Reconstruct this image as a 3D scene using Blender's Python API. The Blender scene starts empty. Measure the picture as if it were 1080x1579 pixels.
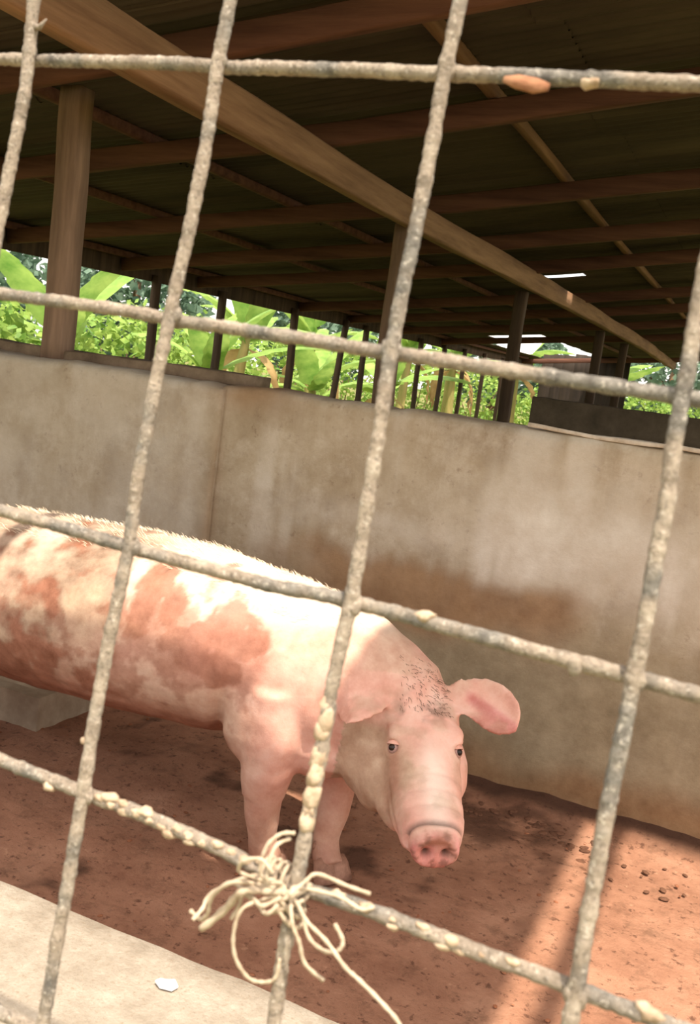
import bpy, bmesh, math, random
import numpy as np
from mathutils import Vector, Matrix, noise, Quaternion

random.seed(7)
SC = bpy.context.scene
COL = SC.collection

# ------------------------------------------------------------------ camera
cam_data = bpy.data.cameras.new('camera')
cam = bpy.data.objects.new('camera', cam_data)
COL.objects.link(cam)
yaw, pit, rol = math.radians(22.5), math.radians(8.45), math.radians(7.5)
F = Vector((-math.sin(yaw)*math.cos(pit), math.cos(yaw)*math.cos(pit), -math.sin(pit)))
R0 = Vector((math.cos(yaw), math.sin(yaw), 0)); U0 = R0.cross(F)
R = math.cos(rol)*R0 + math.sin(rol)*U0
U = -math.sin(rol)*R0 + math.cos(rol)*U0
cam.matrix_world = Matrix(((R.x, U.x, -F.x, 0), (R.y, U.y, -F.y, 0), (R.z, U.z, -F.z, 1.4), (0, 0, 0, 1)))
cam_data.sensor_fit = 'VERTICAL'; cam_data.sensor_height = 36.0
cam_data.lens = 36.0*1500/1579
cam_data.clip_start = 0.02; cam_data.clip_end = 500
cam_data.dof.use_dof = True; cam_data.dof.focus_distance = 2.7; cam_data.dof.aperture_fstop = 14
SC.camera = cam

# ------------------------------------------------------------------ light
SUN = Vector((-0.25, 0.28, -0.927)).normalized()
world = bpy.data.worlds.new('sky'); SC.world = world
world.use_nodes = True
nt = world.node_tree
sky = nt.nodes.new('ShaderNodeTexSky'); sky.sky_type = 'NISHITA'
sky.sun_disc = False; sky.sun_elevation = math.radians(68); sky.sun_rotation = math.radians(138)
sky.air_density = 1.0; sky.dust_density = 4.0; sky.ozone_density = 0.6
haze = nt.nodes.new('ShaderNodeMix'); haze.data_type = 'RGBA'      # a white tropical haze over the sky
hs = {i.identifier: i for i in haze.inputs}
hs['Factor_Float'].default_value = .75; hs['B_Color'].default_value = (3.6, 3.45, 3.2, 1)
nt.links.new(sky.outputs[0], hs['A_Color'])
nt.links.new([o for o in haze.outputs if o.type == 'RGBA'][0], nt.nodes['Background'].inputs[0])
nt.nodes['Background'].inputs[1].default_value = 0.28
sd = bpy.data.lights.new('sun', 'SUN'); sd.energy = 3.6; sd.color = (1.0, 0.93, 0.82); sd.angle = math.radians(0.8)
sun = bpy.data.objects.new('sun', sd); COL.objects.link(sun)
sun.rotation_mode = 'QUATERNION'; sun.rotation_quaternion = SUN.to_track_quat('-Z', 'Y')
sun.location = (2, -3, 9)
vs = SC.view_settings
vs.view_transform = 'Standard'; vs.look = 'None'; vs.gamma = 1.0; vs.use_curve_mapping = False
vs.exposure = 1.0

# ------------------------------------------------------------------ materials
def lin(c):
    return tuple((x/12.92 if x <= .04045 else ((x+.055)/1.055)**2.4) for x in c)
def rgb(r, g, b): return lin((r/255, g/255, b/255)) + (1,)
class NT:
    def __init__(s, name, rough=.9):
        s.m = bpy.data.materials.new(name); s.m.use_nodes = True
        s.t = s.m.node_tree; s.b = s.t.nodes['Principled BSDF']
        s.b.inputs['Roughness'].default_value = rough
        s.b.inputs['Specular IOR Level'].default_value = .25
        s.co = s.n('ShaderNodeTexCoord').outputs['Object']
    def n(s, typ, **k):
        x = s.t.nodes.new(typ)
        for a, v in k.items(): setattr(x, a, v)
        return x
    def l(s, a, b): s.t.links.new(a, b)
    def map(s, scale):
        x = s.n('ShaderNodeMapping'); x.inputs['Scale'].default_value = scale; s.l(s.co, x.inputs[0]); return x.outputs[0]
    def noise(s, sc, det=5, rough=.6, co=None, dist=0):
        x = s.n('ShaderNodeTexNoise'); x.inputs['Scale'].default_value = sc; x.inputs['Detail'].default_value = det
        x.inputs['Roughness'].default_value = rough; x.inputs['Distortion'].default_value = dist
        s.l(co or s.co, x.inputs['Vector']); return x.outputs['Fac']
    def ramp(s, fac, stops):
        x = s.n('ShaderNodeValToRGB'); e = x.color_ramp.elements
        while len(e) < len(stops): e.new(.5)
        for i, (p, c) in enumerate(stops):
            e[i].position = p; e[i].color = c if len(c) == 4 else c + (1,)
        s.l(fac, x.inputs[0]); return x.outputs[0]
    def mix(s, fac, a, b, mode='MIX'):
        x = s.n('ShaderNodeMix', data_type='RGBA', blend_type=mode)
        for v, i in ((fac, x.inputs['Factor']), (a, x.inputs['A']), (b, x.inputs['B'])):
            if isinstance(v, (int, float)): i.default_value = v
            elif isinstance(v, tuple):
                i.default_value = v
            else: s.l(v, i)
        x = x.outputs; return [o for o in x if o.type == 'RGBA'][0]
    def attr(s, name):
        x = s.n('ShaderNodeAttribute'); x.attribute_name = name; return x.outputs['Fac']
    def bump(s, h, strength=.4, dist=.01):
        x = s.n('ShaderNodeBump'); x.inputs['Strength'].default_value = strength; x.inputs['Distance'].default_value = dist
        s.l(h, x.inputs['Height']); s.l(x.outputs[0], s.b.inputs['Normal'])
    def col(s, c): 
        if isinstance(c, tuple): s.b.inputs['Base Color'].default_value = c
        else: s.l(c, s.b.inputs['Base Color'])
        return s.m
BW = ((0,)*3+(1,), (1,)*3+(1,))

def mottled(name, dark, light, scale=8, rough=.9, bump=.3, dist=.01, fine=60, stretch=None):
    k = NT(name, rough)
    co = k.map(stretch) if stretch else k.co
    a = k.noise(scale, 6, .65, co)
    c = k.ramp(a, [(.3, dark), (.7, light)])
    k.bump(k.noise(fine, 4, .6, co), bump, dist)
    return k.col(c)
def wood(name, dark, light, axis=1, scale=14):
    st = [1, 1, 1]; st[axis] = .08
    return mottled(name, dark, light, scale, .85, .35, .006, 60, tuple(st))

def wall_mat():
    k = NT('wall_plaster', .92)
    a = k.noise(3.2, 8, .7)
    c = k.ramp(a, [(.28, rgb(132, 112, 88)), (.5, rgb(162, 142, 114)), (.72, rgb(186, 168, 142))])
    st = k.noise(9, 6, .7, k.map((1, 1, .12)))
    c = k.mix(k.ramp(st, [(.5, BW[0]), (.85, (.55,)*3+(1,))]), c, rgb(196, 180, 156))
    c = k.mix(k.ramp(k.noise(5.5, 8, .75), [(.5, BW[0]), (.7, (.6,)*3+(1,))]), c, rgb(200, 184, 162))
    c = k.mix(k.ramp(k.noise(26, 5, .7), [(.60, BW[0]), (.72, (.6,)*3+(1,))]), c, rgb(112, 86, 64))
    n2 = k.noise(7, 6, .7)
    c = k.mix(k.attr('pale'), c, k.ramp(n2, [(.3, rgb(190, 172, 150)), (.7, rgb(216, 204, 186))]))
    c = k.mix(k.attr('olive'), c, k.ramp(n2, [(.3, rgb(120, 104, 78)), (.7, rgb(166, 150, 120))]))
    c = k.mix(k.attr('stain'), c, k.ramp(n2, [(.3, rgb(122, 88, 58)), (.7, rgb(158, 122, 86))]))
    k.bump(k.noise(45, 6, .7), .35, .008)
    return k.col(c)
def floor_mat():
    k = NT('muddy_floor', .8)
    c = k.ramp(k.noise(4, 8, .7), [(.25, rgb(126, 84, 62)), (.5, rgb(160, 114, 88)), (.75, rgb(182, 136, 108))])
    c = k.mix(k.ramp(k.noise(38, 4, .7), [(.57, BW[0]), (.66, (.75,)*3+(1,))]), c, rgb(84, 52, 36))
    c = k.mix(k.ramp(k.noise(12, 6, .75), [(.52, BW[0]), (.66, (.6,)*3+(1,))]), c, rgb(108, 76, 56))
    c = k.mix(k.ramp(k.noise(23, 4, .7), [(.62, BW[0]), (.72, (.5,)*3+(1,))]), c, rgb(196, 150, 118))
    c = k.mix(k.attr('dung'), c, rgb(64, 40, 26))
    k.bump(k.noise(60, 6, .7), .6, .012)
    return k.col(c)
def slab_mat():
    k = NT('slab_concrete', .95)
    c = k.ramp(k.noise(14, 8, .75), [(.28, rgb(132, 118, 100)), (.5, rgb(156, 142, 124)), (.72, rgb(178, 165, 147))])
    c = k.mix(k.ramp(k.noise(160, 3, .7), [(.56, BW[0]), (.7, (.8,)*3+(1,))]), c, rgb(140, 120, 98))
    k.bump(k.noise(150, 5, .7), .8, .004)
    return k.col(c)
def bar_mat():
    k = NT('dusty_rebar', .85)
    c = k.ramp(k.noise(60, 6, .7), [(.25, rgb(104, 92, 78)), (.48, rgb(146, 130, 112)), (.72, rgb(178, 162, 142))])
    c = k.mix(k.ramp(k.noise(14, 4, .6), [(.5, BW[0]), (.6, BW[1])]), c, k.ramp(k.noise(110, 4), [(.35, rgb(92, 86, 78)), (.65, rgb(138, 130, 118))]))
    c = k.mix(k.ramp(k.noise(420, 3, .7), [(.54, BW[0]), (.66, (.75,)*3+(1,))]), c, rgb(84, 74, 64))
    c = k.mix(k.ramp(k.noise(330, 3, .7), [(.58, BW[0]), (.68, (.7,)*3+(1,))]), c, rgb(206, 194, 176))
    k.bump(k.noise(240, 5, .7), .8, .003)
    return k.col(c)
def pig_mat():
    k = NT('pig_skin', .62)
    n = k.noise(9, 6, .65)
    c = k.ramp(n, [(.3, rgb(206, 146, 124)), (.5, rgb(222, 168, 146)), (.7, rgb(232, 190, 168))])
    n2 = k.noise(18, 5, .7)
    c = k.mix(k.attr('pale'), c, rgb(244, 222, 200))  # sunlit white of the back, mixed into the skin colour
    c = k.mix(k.attr('rosy'), c, k.ramp(n2, [(.3, rgb(196, 110, 98)), (.7, rgb(222, 150, 140))]))
    c = k.mix(k.attr('tan'), c, k.ramp(n2, [(.3, rgb(160, 126, 98)), (.7, rgb(196, 166, 136))]))
    c = k.mix(k.attr('grime'), c, k.ramp(n2, [(.3, rgb(116, 92, 74)), (.7, rgb(164, 138, 114))]))
    c = k.mix(k.attr('mud'), c, k.ramp(n2, [(.3, rgb(120, 68, 44)), (.7, rgb(164, 102, 76))]))
    c = k.mix(k.attr('black'), c, rgb(74, 58, 46))
    k.bump(k.noise(110, 5, .7), .25, .004)
    b = k.b
    b.inputs['Subsurface Weight'].default_value = .12
    b.inputs['Subsurface Radius'].default_value = (.02, .008, .005)
    b.inputs['Subsurface Scale'].default_value = .5
    return k.col(c)
def leaf_mat(name, a, b2):
    k = NT(name, .55)
    c = k.ramp(k.noise(3, 4, .6), [(.3, a), (.7, b2)])
    k.col(c)
    tr = k.n('ShaderNodeBsdfTranslucent'); k.l(c, tr.inputs[0])
    mx = k.n('ShaderNodeMixShader'); mx.inputs[0].default_value = .4
    k.l(k.b.outputs[0], mx.inputs[1]); k.l(tr.outputs[0], mx.inputs[2])
    k.l(mx.outputs[0], k.t.nodes['Material Output'].inputs[0])
    return k.m

M = {
 'wall': wall_mat(), 'floor': floor_mat(), 'slab': slab_mat(), 'bar': bar_mat(), 'pig': pig_mat(),
 'cap': mottled('wall_cap_mortar', rgb(92, 74, 56), rgb(136, 114, 90), 9),
 'cap_pale': mottled('chipped_mortar', rgb(168, 148, 124), rgb(206, 190, 168), 20),
 'beam': wood('tan_beam_wood', rgb(112, 80, 56), rgb(164, 126, 94), 1),
 'rafter': wood('red_brown_rafter_wood', rgb(74, 45, 34), rgb(116, 78, 60), 0),
 'purlin': wood('purlin_wood', rgb(88, 60, 42), rgb(136, 100, 74), 1),
 'post': wood('grey_brown_post_wood', rgb(96, 74, 58), rgb(150, 120, 96), 2),
 'postdark': wood('dark_post_wood', rgb(58, 44, 34), rgb(96, 76, 58), 2),
 'sheet': mottled('weathered_roof_sheet', rgb(50, 40, 32), rgb(88, 74, 60), 2.2, .7, .2, .004, 30, (.25, 1.2, 1)),
 'earth': mottled('outside_earth', rgb(104, 84, 52), rgb(120, 130, 58), 1.2, .95, .4, .03, 12),
 'crust': mottled('dry_mud_crust', rgb(146, 120, 94), rgb(204, 180, 152), 90, .95, .5, .003, 200),
 'rope': mottled('frayed_sisal', rgb(160, 138, 112), rgb(206, 186, 160), 60, .95, .5, .001, 400),
 'bark': mottled('dry_bark', rgb(120, 72, 48), rgb(190, 140, 104), 40, .9, .4, .002, 200),
 'white': mottled('white_flake', rgb(226, 222, 216), rgb(246, 244, 240), 20, .8, .2, .001, 100),
 'eye': mottled('pig_iris', rgb(26, 18, 14), rgb(54, 38, 28), 50, .15, 0, .001),
 'eyewhite': mottled('pig_eye_white', rgb(150, 112, 98), rgb(186, 150, 136), 50, .3, 0, .001),
 'hoof': mottled('hoof_horn', rgb(120, 84, 66), rgb(176, 132, 108), 30, .7, .3, .003, 80),
 'bristle': mottled('pig_bristle', rgb(206, 178, 146), rgb(236, 214, 186), 20, .6, 0, .001),
 'bristledark': mottled('mud_caked_bristle', rgb(84, 64, 48), rgb(130, 104, 82), 20, .8, 0, .001),
 'dung': mottled('dung', rgb(84, 54, 38), rgb(122, 84, 62), 25, .9, .6, .01, 60),
 'clod': mottled('mud_clod', rgb(120, 70, 44), rgb(176, 118, 86), 25, .95, .6, .01, 60),
 'banana': leaf_mat('banana_leaf', rgb(104, 146, 62), rgb(176, 200, 104)),
 'bananadry': leaf_mat('dry_banana_leaf', rgb(150, 116, 70), rgb(206, 172, 118)),
 'stemgreen': mottled('banana_stem', rgb(120, 124, 60), rgb(186, 160, 104), 6, .8, .3, .01, 30, (1, 1, .15)),
 'bush': leaf_mat('bush_leaf', rgb(96, 140, 56), rgb(182, 200, 104)),
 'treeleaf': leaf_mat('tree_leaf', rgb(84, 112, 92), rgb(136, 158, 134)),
 'trunk': mottled('tree_bark', rgb(92, 72, 54), rgb(140, 112, 84), 8, .9, .5, .02, 30),
 'boards': wood('dark_boards', rgb(40, 33, 27), rgb(66, 54, 44), 2),  # plain dark wood for the far end boards
 'darkwall': mottled('dark_block_wall', rgb(78, 66, 54), rgb(112, 96, 80), 4),  # brown-grey blocks of the far partition
 'kerb': mottled('grey_trough_concrete', rgb(148, 126, 102), rgb(186, 166, 140), 10),
}

# ------------------------------------------------------------------ helpers
class MB:
    def __init__(s): s.v = []; s.f = []
    def add(s, v, f):
        o = len(s.v); s.v += [tuple(x) for x in v]; s.f += [tuple(i+o for i in q) for q in f]
    def tube(s, pts, rad, seg=8, cap=True, up=None):
        """swept ring through pts; rad: float, list, or list of (a,b) half axes (side, up)"""
        pts = [Vector(p) for p in pts]; n = len(pts); o = len(s.v)
        nrm = None
        for i, p in enumerate(pts):
            t = (pts[min(i+1, n-1)] - pts[max(i-1, 0)]).normalized()
            if up is not None:
                side = t.cross(Vector(up)).normalized()
            else:
                if nrm is None:
                    nrm = t.orthogonal().normalized()
                nrm = (nrm - t*nrm.dot(t)).normalized(); side = nrm
            w = side.cross(t).normalized()
            r = rad if isinstance(rad, (int, float)) else rad[i]
            a, b = r if isinstance(r, tuple) else (r, r)
            for k in range(seg):
                an = 2*math.pi*k/seg
                s.v.append(tuple(p + side*a*math.cos(an) + w*b*math.sin(an)))
        for i in range(n-1):
            for k in range(seg):
                k2 = (k+1) % seg
                s.f.append((o+i*seg+k, o+i*seg+k2, o+(i+1)*seg+k2, o+(i+1)*seg+k))
        if cap:
            s.f.append(tuple(o+k for k in range(seg))[::-1])
            s.f.append(tuple(o+(n-1)*seg+k for k in range(seg)))
    def ell(s, c, r, rot=None, u=14, w=9):
        o = len(s.v); c = Vector(c)
        for j in range(1, w):
            th = math.pi*j/w
            for i in range(u):
                ph = 2*math.pi*i/u
                q = Vector((r[0]*math.sin(th)*math.cos(ph), r[1]*math.sin(th)*math.sin(ph), r[2]*math.cos(th)))
                if rot is not None: q = rot @ q
                s.v.append(tuple(c+q))
        a = Vector((0, 0, r[2])); 
        if rot is not None: a = rot @ a
        s.v.append(tuple(c+a)); s.v.append(tuple(c-a))
        T = len(s.v)-2; B = T+1
        for j in range(w-2):
            for i in range(u):
                i2 = (i+1) % u
                s.f.append((o+j*u+i, o+(j+1)*u+i, o+(j+1)*u+i2, o+j*u+i2))
        for i in range(u):
            i2 = (i+1) % u
            s.f.append((T, o+i, o+i2)); s.f.append((B, o+(w-2)*u+i2, o+(w-2)*u+i))
    def box(s, lo, hi):
        x0, y0, z0 = lo; x1, y1, z1 = hi
        s.add([(x0,y0,z0),(x1,y0,z0),(x1,y1,z0),(x0,y1,z0),(x0,y0,z1),(x1,y0,z1),(x1,y1,z1),(x0,y1,z1)],
              [(0,3,2,1),(4,5,6,7),(0,1,5,4),(1,2,6,5),(2,3,7,6),(3,0,4,7)])
    def beam(s, p0, p1, w, h, n=8, wob=.004, seed=0, bend=None):
        """a sawn timber: chamfered rectangle swept p0->p1, w sideways, h vertical, slightly uneven"""
        p0, p1 = Vector(p0), Vector(p1); t = (p1-p0).normalized()
        ref = Vector((0, 0, 1)) if abs(t.z) < .8 else Vector((0, 1, 0))
        sd_ = t.cross(ref).normalized(); up = sd_.cross(t).normalized()
        c = min(w, h)*.1; o = len(s.v)
        prof = [(-w/2+c, -h/2), (w/2-c, -h/2), (w/2, -h/2+c), (w/2, h/2-c), (w/2-c, h/2), (-w/2+c, h/2), (-w/2, h/2-c), (-w/2, -h/2+c)]
        for i in range(n+1):
            f = i/n; p = p0.lerp(p1, f)
            off = Vector((noise.noise(Vector((f*4, seed, 1.3))), noise.noise(Vector((f*4, seed, 7.7))), 0))*wob*2
            if bend: p = p + Vector(bend(f))
            for a, b in prof:
                ja = noise.noise(Vector((f*17+seed, a*30, b*30)))*wob
                s.v.append(tuple(p + sd_*(a+off.x+ja) + up*(b+off.y+ja)))
        for i in range(n):
            for k in range(8):
                k2 = (k+1) % 8
                s.f.append((o+i*8+k, o+(i+1)*8+k, o+(i+1)*8+k2, o+i*8+k2))
        s.f.append(tuple(o+k for k in range(8))); s.f.append(tuple(o+n*8+k for k in range(8))[::-1])
    def build(s, name, m, parent=None, smooth=True, loc=None, link=True):
        me = bpy.data.meshes.new(name); 
        if loc is not None:
            L = Vector(loc); vv = [tuple(Vector(v)-L) for v in s.v]
        else: vv = s.v
        me.from_pydata(vv, [], s.f)
        bm = bmesh.new(); bm.from_mesh(me); bmesh.ops.recalc_face_normals(bm, faces=bm.faces); bm.to_mesh(me); bm.free()
        if smooth: me.shade_smooth()
        me.materials.append(m)
        o = bpy.data.objects.new(name, me); COL.objects.link(o)
        if loc is not None: o.location = loc
        if parent is not None:
            o.parent = parent
            if loc is None: o.location = (0, 0, 0)
        return o
def tag(o, label=None, cat=None, group=None, kind=None):
    for k, v in (('label', label), ('category', cat), ('group', group), ('kind', kind)):
        if v: o[k] = v
    return o
def thing(name, loc, label=None, cat=None, group=None, kind=None):
    o = bpy.data.objects.new(name, None); COL.objects.link(o); o.location = loc; o.empty_display_size = .1
    return tag(o, label, cat, group, kind)
def child(mb, name, m, root, smooth=True):
    """mb is in world coordinates; the part keeps its place under a root that is only translated"""
    L = root.location.copy()
    p = root.parent
    while p: L = L + p.location; p = p.parent
    mb.v = [tuple(Vector(v)-L) for v in mb.v]
    return mb.build(name, m, root, smooth)
def setattrf(me, name, arr):
    a = me.attributes.new(name, 'FLOAT', 'POINT'); a.data.foreach_set('value', np.asarray(arr, dtype=np.float32))
def smooth01(a, b, x):
    t = np.clip((x-a)/(b-a), 0, 1); return t*t*(3-2*t)
def fbm(P, sc, oct_=4, off=0):
    return np.array([noise.fractal(Vector((p[0]*sc+off, p[1]*sc, p[2]*sc)), .9, 2.0, oct_) for p in P])
def verts(me):
    a = np.empty(len(me.vertices)*3, np.float32); me.vertices.foreach_get('co', a); return a.reshape(-1, 3)

# ------------------------------------------------------------------ setting: ground, pen floor, walls
mb = MB(); n = 24
for j in range(n+1):
    for i in range(n+1):
        x, y = -60+120*i/n, -20+120*j/n; mb.v.append((x, y, -.06))
for j in range(n):
    for i in range(n): mb.f.append((j*(n+1)+i, j*(n+1)+i+1, (j+1)*(n+1)+i+1, (j+1)*(n+1)+i))
tag(mb.build('ground', M['earth']), kind='structure')

WY = 3.26
mb = MB(); NX, NY = 300, 100; X0, X1, Y0, Y1 = -4.6, 2.2, 1.19, WY+.02
for j in range(NY+1):
    for i in range(NX+1):
        x, y = X0+(X1-X0)*i/NX, Y0+(Y1-Y0)*j/NY
        z = .012*noise.fractal(Vector((x*2.2, y*2.2, 0)), .9, 2, 4) + .005*noise.fractal(Vector((x*11, y*11, 3)), .8, 2, 3)
        near = max(0, 1-(WY-y)/.22); z += .035*near*near*(1+.6*noise.noise(Vector((x*4, 0, 9))))
        mb.v.append((x, y, z))
for j in range(NY):
    for i in range(NX): mb.f.append((j*(NX+1)+i, j*(NX+1)+i+1, (j+1)*(NX+1)+i+1, (j+1)*(NX+1)+i))
fl = mb.build('floor', M['floor']); tag(fl, kind='structure')
P = verts(fl.data)
nz = fbm(P, 5, 4, 2)
dung = smooth01(.1, .5, nz + 1.0*np.exp(-((P[:, 0]+.55)**2/.16 + (P[:, 1]-2.95)**2/.035)) - .25)*.7*smooth01(-.3, -.45, P[:, 0])
dung = np.maximum(dung, smooth01(.15, .02, WY-P[:, 1]+.05*nz)*.9)
setattrf(fl.data, 'dung', dung)

def wall(name, x0, x1, yf, th, top, label=None):
    """plastered wall standing on the floor: uneven front face, a rounded uneven top"""
    nx, nzv = int((x1-x0)/.025), 52
    mb = MB()
    prof = [('f', i/nzv) for i in range(nzv+1)] + [('t', i/6) for i in range(1, 7)] + [('b', i/4) for i in range(1, 5)]
    for i in range(nx+1):
        x = x0+(x1-x0)*i/nx; zt = top(x) + .010*noise.fractal(Vector((x*5, 1, 1)), .8, 2, 4)
        for k, q in prof:
            if k == 'f':
                z = -.05 + (zt+.05-.012)*q
                y = yf + .006*noise.fractal(Vector((x*3, z*3, 0)), .9, 2, 4)
                if q > .985: y += .006
            elif k == 't': z = zt + .006*noise.noise(Vector((x*9, q*3, 5))); y = yf+.016+(th-.016)*q
            else: z = zt*(1-q)-.05*q; y = yf+th
            mb.v.append((x, y, z))
    m = len(prof)
    for i in range(nx):
        for k in range(m-1): mb.f.append((i*m+k, (i+1)*m+k, (i+1)*m+k+1, i*m+k+1))
    for i in (0, nx): mb.f.append(tuple(i*m+k for k in range(m)))
    o = mb.build(name, M['wall']); tag(o, kind='structure')
    P = verts(o.data); a = fbm(P, 2.5, 5, 1); b = fbm(P*np.array([3, 1, .35]), 2, 5, 4)
    x, z = P[:, 0], P[:, 2]
    olive = smooth01(.72, .45, z+.10*a)*smooth01(-2.0, -1.7, x)*.85
    band = smooth01(.78, .70, z+.06*b)*smooth01(.44, .62, z+.09*a)
    stain = band*smooth01(-1.75, -1.25, x+.2*a)*smooth01(-.45, -.62, x+.12*a)*.85
    stain = np.maximum(stain, smooth01(1.13, 1.27, z+.05*a)*np.exp(-((x+1.8)/.18)**2)*.8)
    stain = np.maximum(stain, np.exp(-((x+1.94+.01*a)/.02)**2)*smooth01(1.2, .9, z)*.45)
    stain = np.maximum(stain, smooth01(.2, .05, z+.06*a)*.9)
    pale = np.clip(.9*np.exp(-((x+.45)/.45)**2-((z-.90+.1*b)/.22)**2) + .5*smooth01(.1, .6, b), 0, 1)*smooth01(.55, .75, z)
    pale = np.maximum(pale, np.exp(-((x+2.04)/.06)**2)*smooth01(.4, .7, z)*.5)
    pale = np.maximum(pale, smooth01(-2.0, -2.12, x)*smooth01(.2, .55, z+.1*a)*(.35+.35*a))
    pale = np.maximum(pale, np.exp(-((x+1.1)/.5)**2-((z-.86+.05*a)/.05)**2)*.5)
    for nm, v in (('olive', olive), ('stain', stain), ('pale', np.clip(pale, 0, 1))): setattrf(o.data, nm, v)
    return o
wall('wall_back', -1.945, 2.3, WY, .16, lambda x: 1.275)
wall('wall_left', -4.7, -1.93, WY-.016, .34, lambda x: 1.27+.006*math.sin(x*7))
# dark mortar bed along the rear of the left wall's top, and the chipped pale lip of the back wall
mb = MB(); mb.beam((-4.68, WY+.22, 1.29), (-1.9, WY+.22, 1.29), .16, .05, 40, .006, 3)
tag(mb.build('trim_1', M['cap']), kind='structure')
mb = MB(); mb.beam((-.75, WY+.02, 1.281), (.6, WY+.02, 1.279), .03, .014, 40, .004, 5)
tag(mb.build('trim_2', M['cap_pale']), kind='structure')
# the low front wall whose top is the sunny slab
mb = MB(); nx = 150
for i in range(nx+1):
    x = -4.6+6.8*i/nx
    e = 1.195+.008*noise.fractal(Vector((x*6, 0, 0)), .8, 2, 4)
    for y, z in ((.26, -.05), (.26, .49), (.27, .5), (.6, .5), (.8, .502), (1.0, .501), (e-.06, .499), (e-.012, .495), (e, .485), (e, -.05)):
        mb.v.append((x, y, z+(.003*noise.noise(Vector((x*8, y*8, 2))) if z > .4 else 0)))
for i in range(nx):
    for k in range(9): mb.f.append((i*10+k, i*10+k+1, (i+1)*10+k+1, (i+1)*10+k))
for i in (0, nx): mb.f.append(tuple(i*10+k for k in range(10)))
tag(mb.build('wall_front', M['slab']), kind='structure')

# ------------------------------------------------------------------ roof
def roof_z(x): return 2.46+(.155 if x > -2.2 else .125)*(x+2.2)          # underside of the rafters
roof = thing('roof', (0, 0, 2.8), kind='structure')
def sheet_bm(x0, x1, y0, y1):
    mb = MB(); w = y1-y0; pitch = .076; n = max(6, int(round(w/pitch))*6); nx = 2
    for j in range(n+1):
        y = y0+w*j/n; c = .009*math.cos(2*math.pi*(y-y0)/pitch)
        for i in range(nx+1):
            x = x0+(x1-x0)*i/nx; mb.v.append((x, y, roof_z(x)+.165+c-(.006 if i == 1 else 0)))
    for j in range(n):
        for i in range(nx):
            a = j*(nx+1)+i; mb.f.append((a, a+1, a+nx+2, a+nx+1))
    return mb
rows = [(.62, 1.355), (1.34, 1.92), (1.90, 2.30)]  # these first rows are out of view, edges shaped for the sunlight
y = 2.28
while y < 24.6: rows.append((y, y+.86)); y += .80
for ri, (y0, y1) in enumerate(rows):
    xr = .49 if ri < 3 else 2.3
    cuts = [(-5.88, -3.5, y0, y1), (-3.6, -1.0, y0, y1), (-1.1, xr, y0, y1)]
    if ri == 1: cuts = [(-5.88, -3.5, y0, y1), (-3.6, -2.05, y0, y1), (-.24, xr, y0, y1)]  # unseen gap, sized to let sun onto the pig's back
    if ri == 0: cuts = [(-5.88, -3.5, y0, 1.42), (-3.6, -1.55, y0, 1.41), (-1.65, -.45, y0, 1.425), (-.5, xr, y0, 1.37)]  # unseen edges set to keep sun off the floor before the pig
    if 10.2 < y0 < 10.4: cuts = [cuts[0], (-3.6, -2.70, y0, y1), (-2.74, -2.00, 10.60, y1), (-2.04, -1.0, y0, y1), cuts[2]]   # a chip missing: daylight
    if y0 > 17.4: cuts = [(-5.88, -5.02 if y0 < 19 else -5.5, y0, y1), (-4.05, -3.5, y0, y1), cuts[1], cuts[2]]                # sheets gone, white sheeting over the hole
    for ci, (x0, x1, ya, yb) in enumerate(cuts):
        mb = sheet_bm(x0, x1, ya, yb)
        lift = .007*((ri+ci) % 2)+.003*random.random(); tw = random.uniform(-.004, .004)
        mb.v = [(vx, vy, vz+lift+tw*(vy-ya)) for vx, vy, vz in mb.v]
        child(mb, 'roofing_sheet', M['sheet'], roof, True)
for k, yr in enumerate((1.05, 3.28, 4.5, 6.2, 7.7, 9.0, 11.4, 13.0, 15.0, 17.3, 23.6)):
    xr = .64 if k == 0 else 2.25
    zl, zr = roof_z(-5.80), roof_z(xr)
    mb = MB(); mb.beam((-5.80, yr, zl+.05), (xr, yr, zr+.05), .055, .11, 24, .006, k,
                       bend=lambda f: (0, 0, roof_z(-5.8+(xr+5.8)*f)-zl-(zr-zl)*f))
    child(mb, 'rafter', M['rafter'], roof)
for k, (xp, ya, yb) in enumerate(((-5.72, .7, 23.8), (-4.4, .7, 17.4), (-3.3, .7, 23.8), (-1.43, .7, 23.8), (-.1, 2.35, 23.8), (.58, .7, 23.8), (1.4, 2.35, 23.8))):
    mb = MB(); mb.beam((xp, ya, roof_z(xp)+.128), (xp, yb, roof_z(xp)+.128), .05, .05, 40, .008, k+20)
    child(mb, 'purlin', M['purlin'] if xp == -1.43 else M['rafter'], roof)

mb = MB(); mb.beam((-5.84, .6, roof_z(-5.84)+.055), (-5.84, 24.9, roof_z(-5.84)+.055), .03, .19, 60, .008, 77)
child(mb, 'fascia_board', M['postdark'], roof)

# long tan beam running away under the rafters, and the posts
bz = roof_z(-2.28)-.078
mb = MB(); mb.beam((-2.19, 1.4, bz), (-2.25, 23.5, bz), .085, .165, 60, .012, 50,
                   bend=lambda f: (-.06*math.sin(f*7)*f*1.2, 0, -.012*math.sin(f*9)))
tag(child(mb, 'roof_beam', M['beam'], thing_ := thing('long_beam', (-2.22, 1.4, bz))), 'long sawn timber')
tag(thing_, 'long tan timber beam running diagonally away beneath the rafters', 'beam')
thing_.name = 'roof_beam'; thing_.children[0].name = 'timber'
del thing_.children[0]['label']

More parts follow.
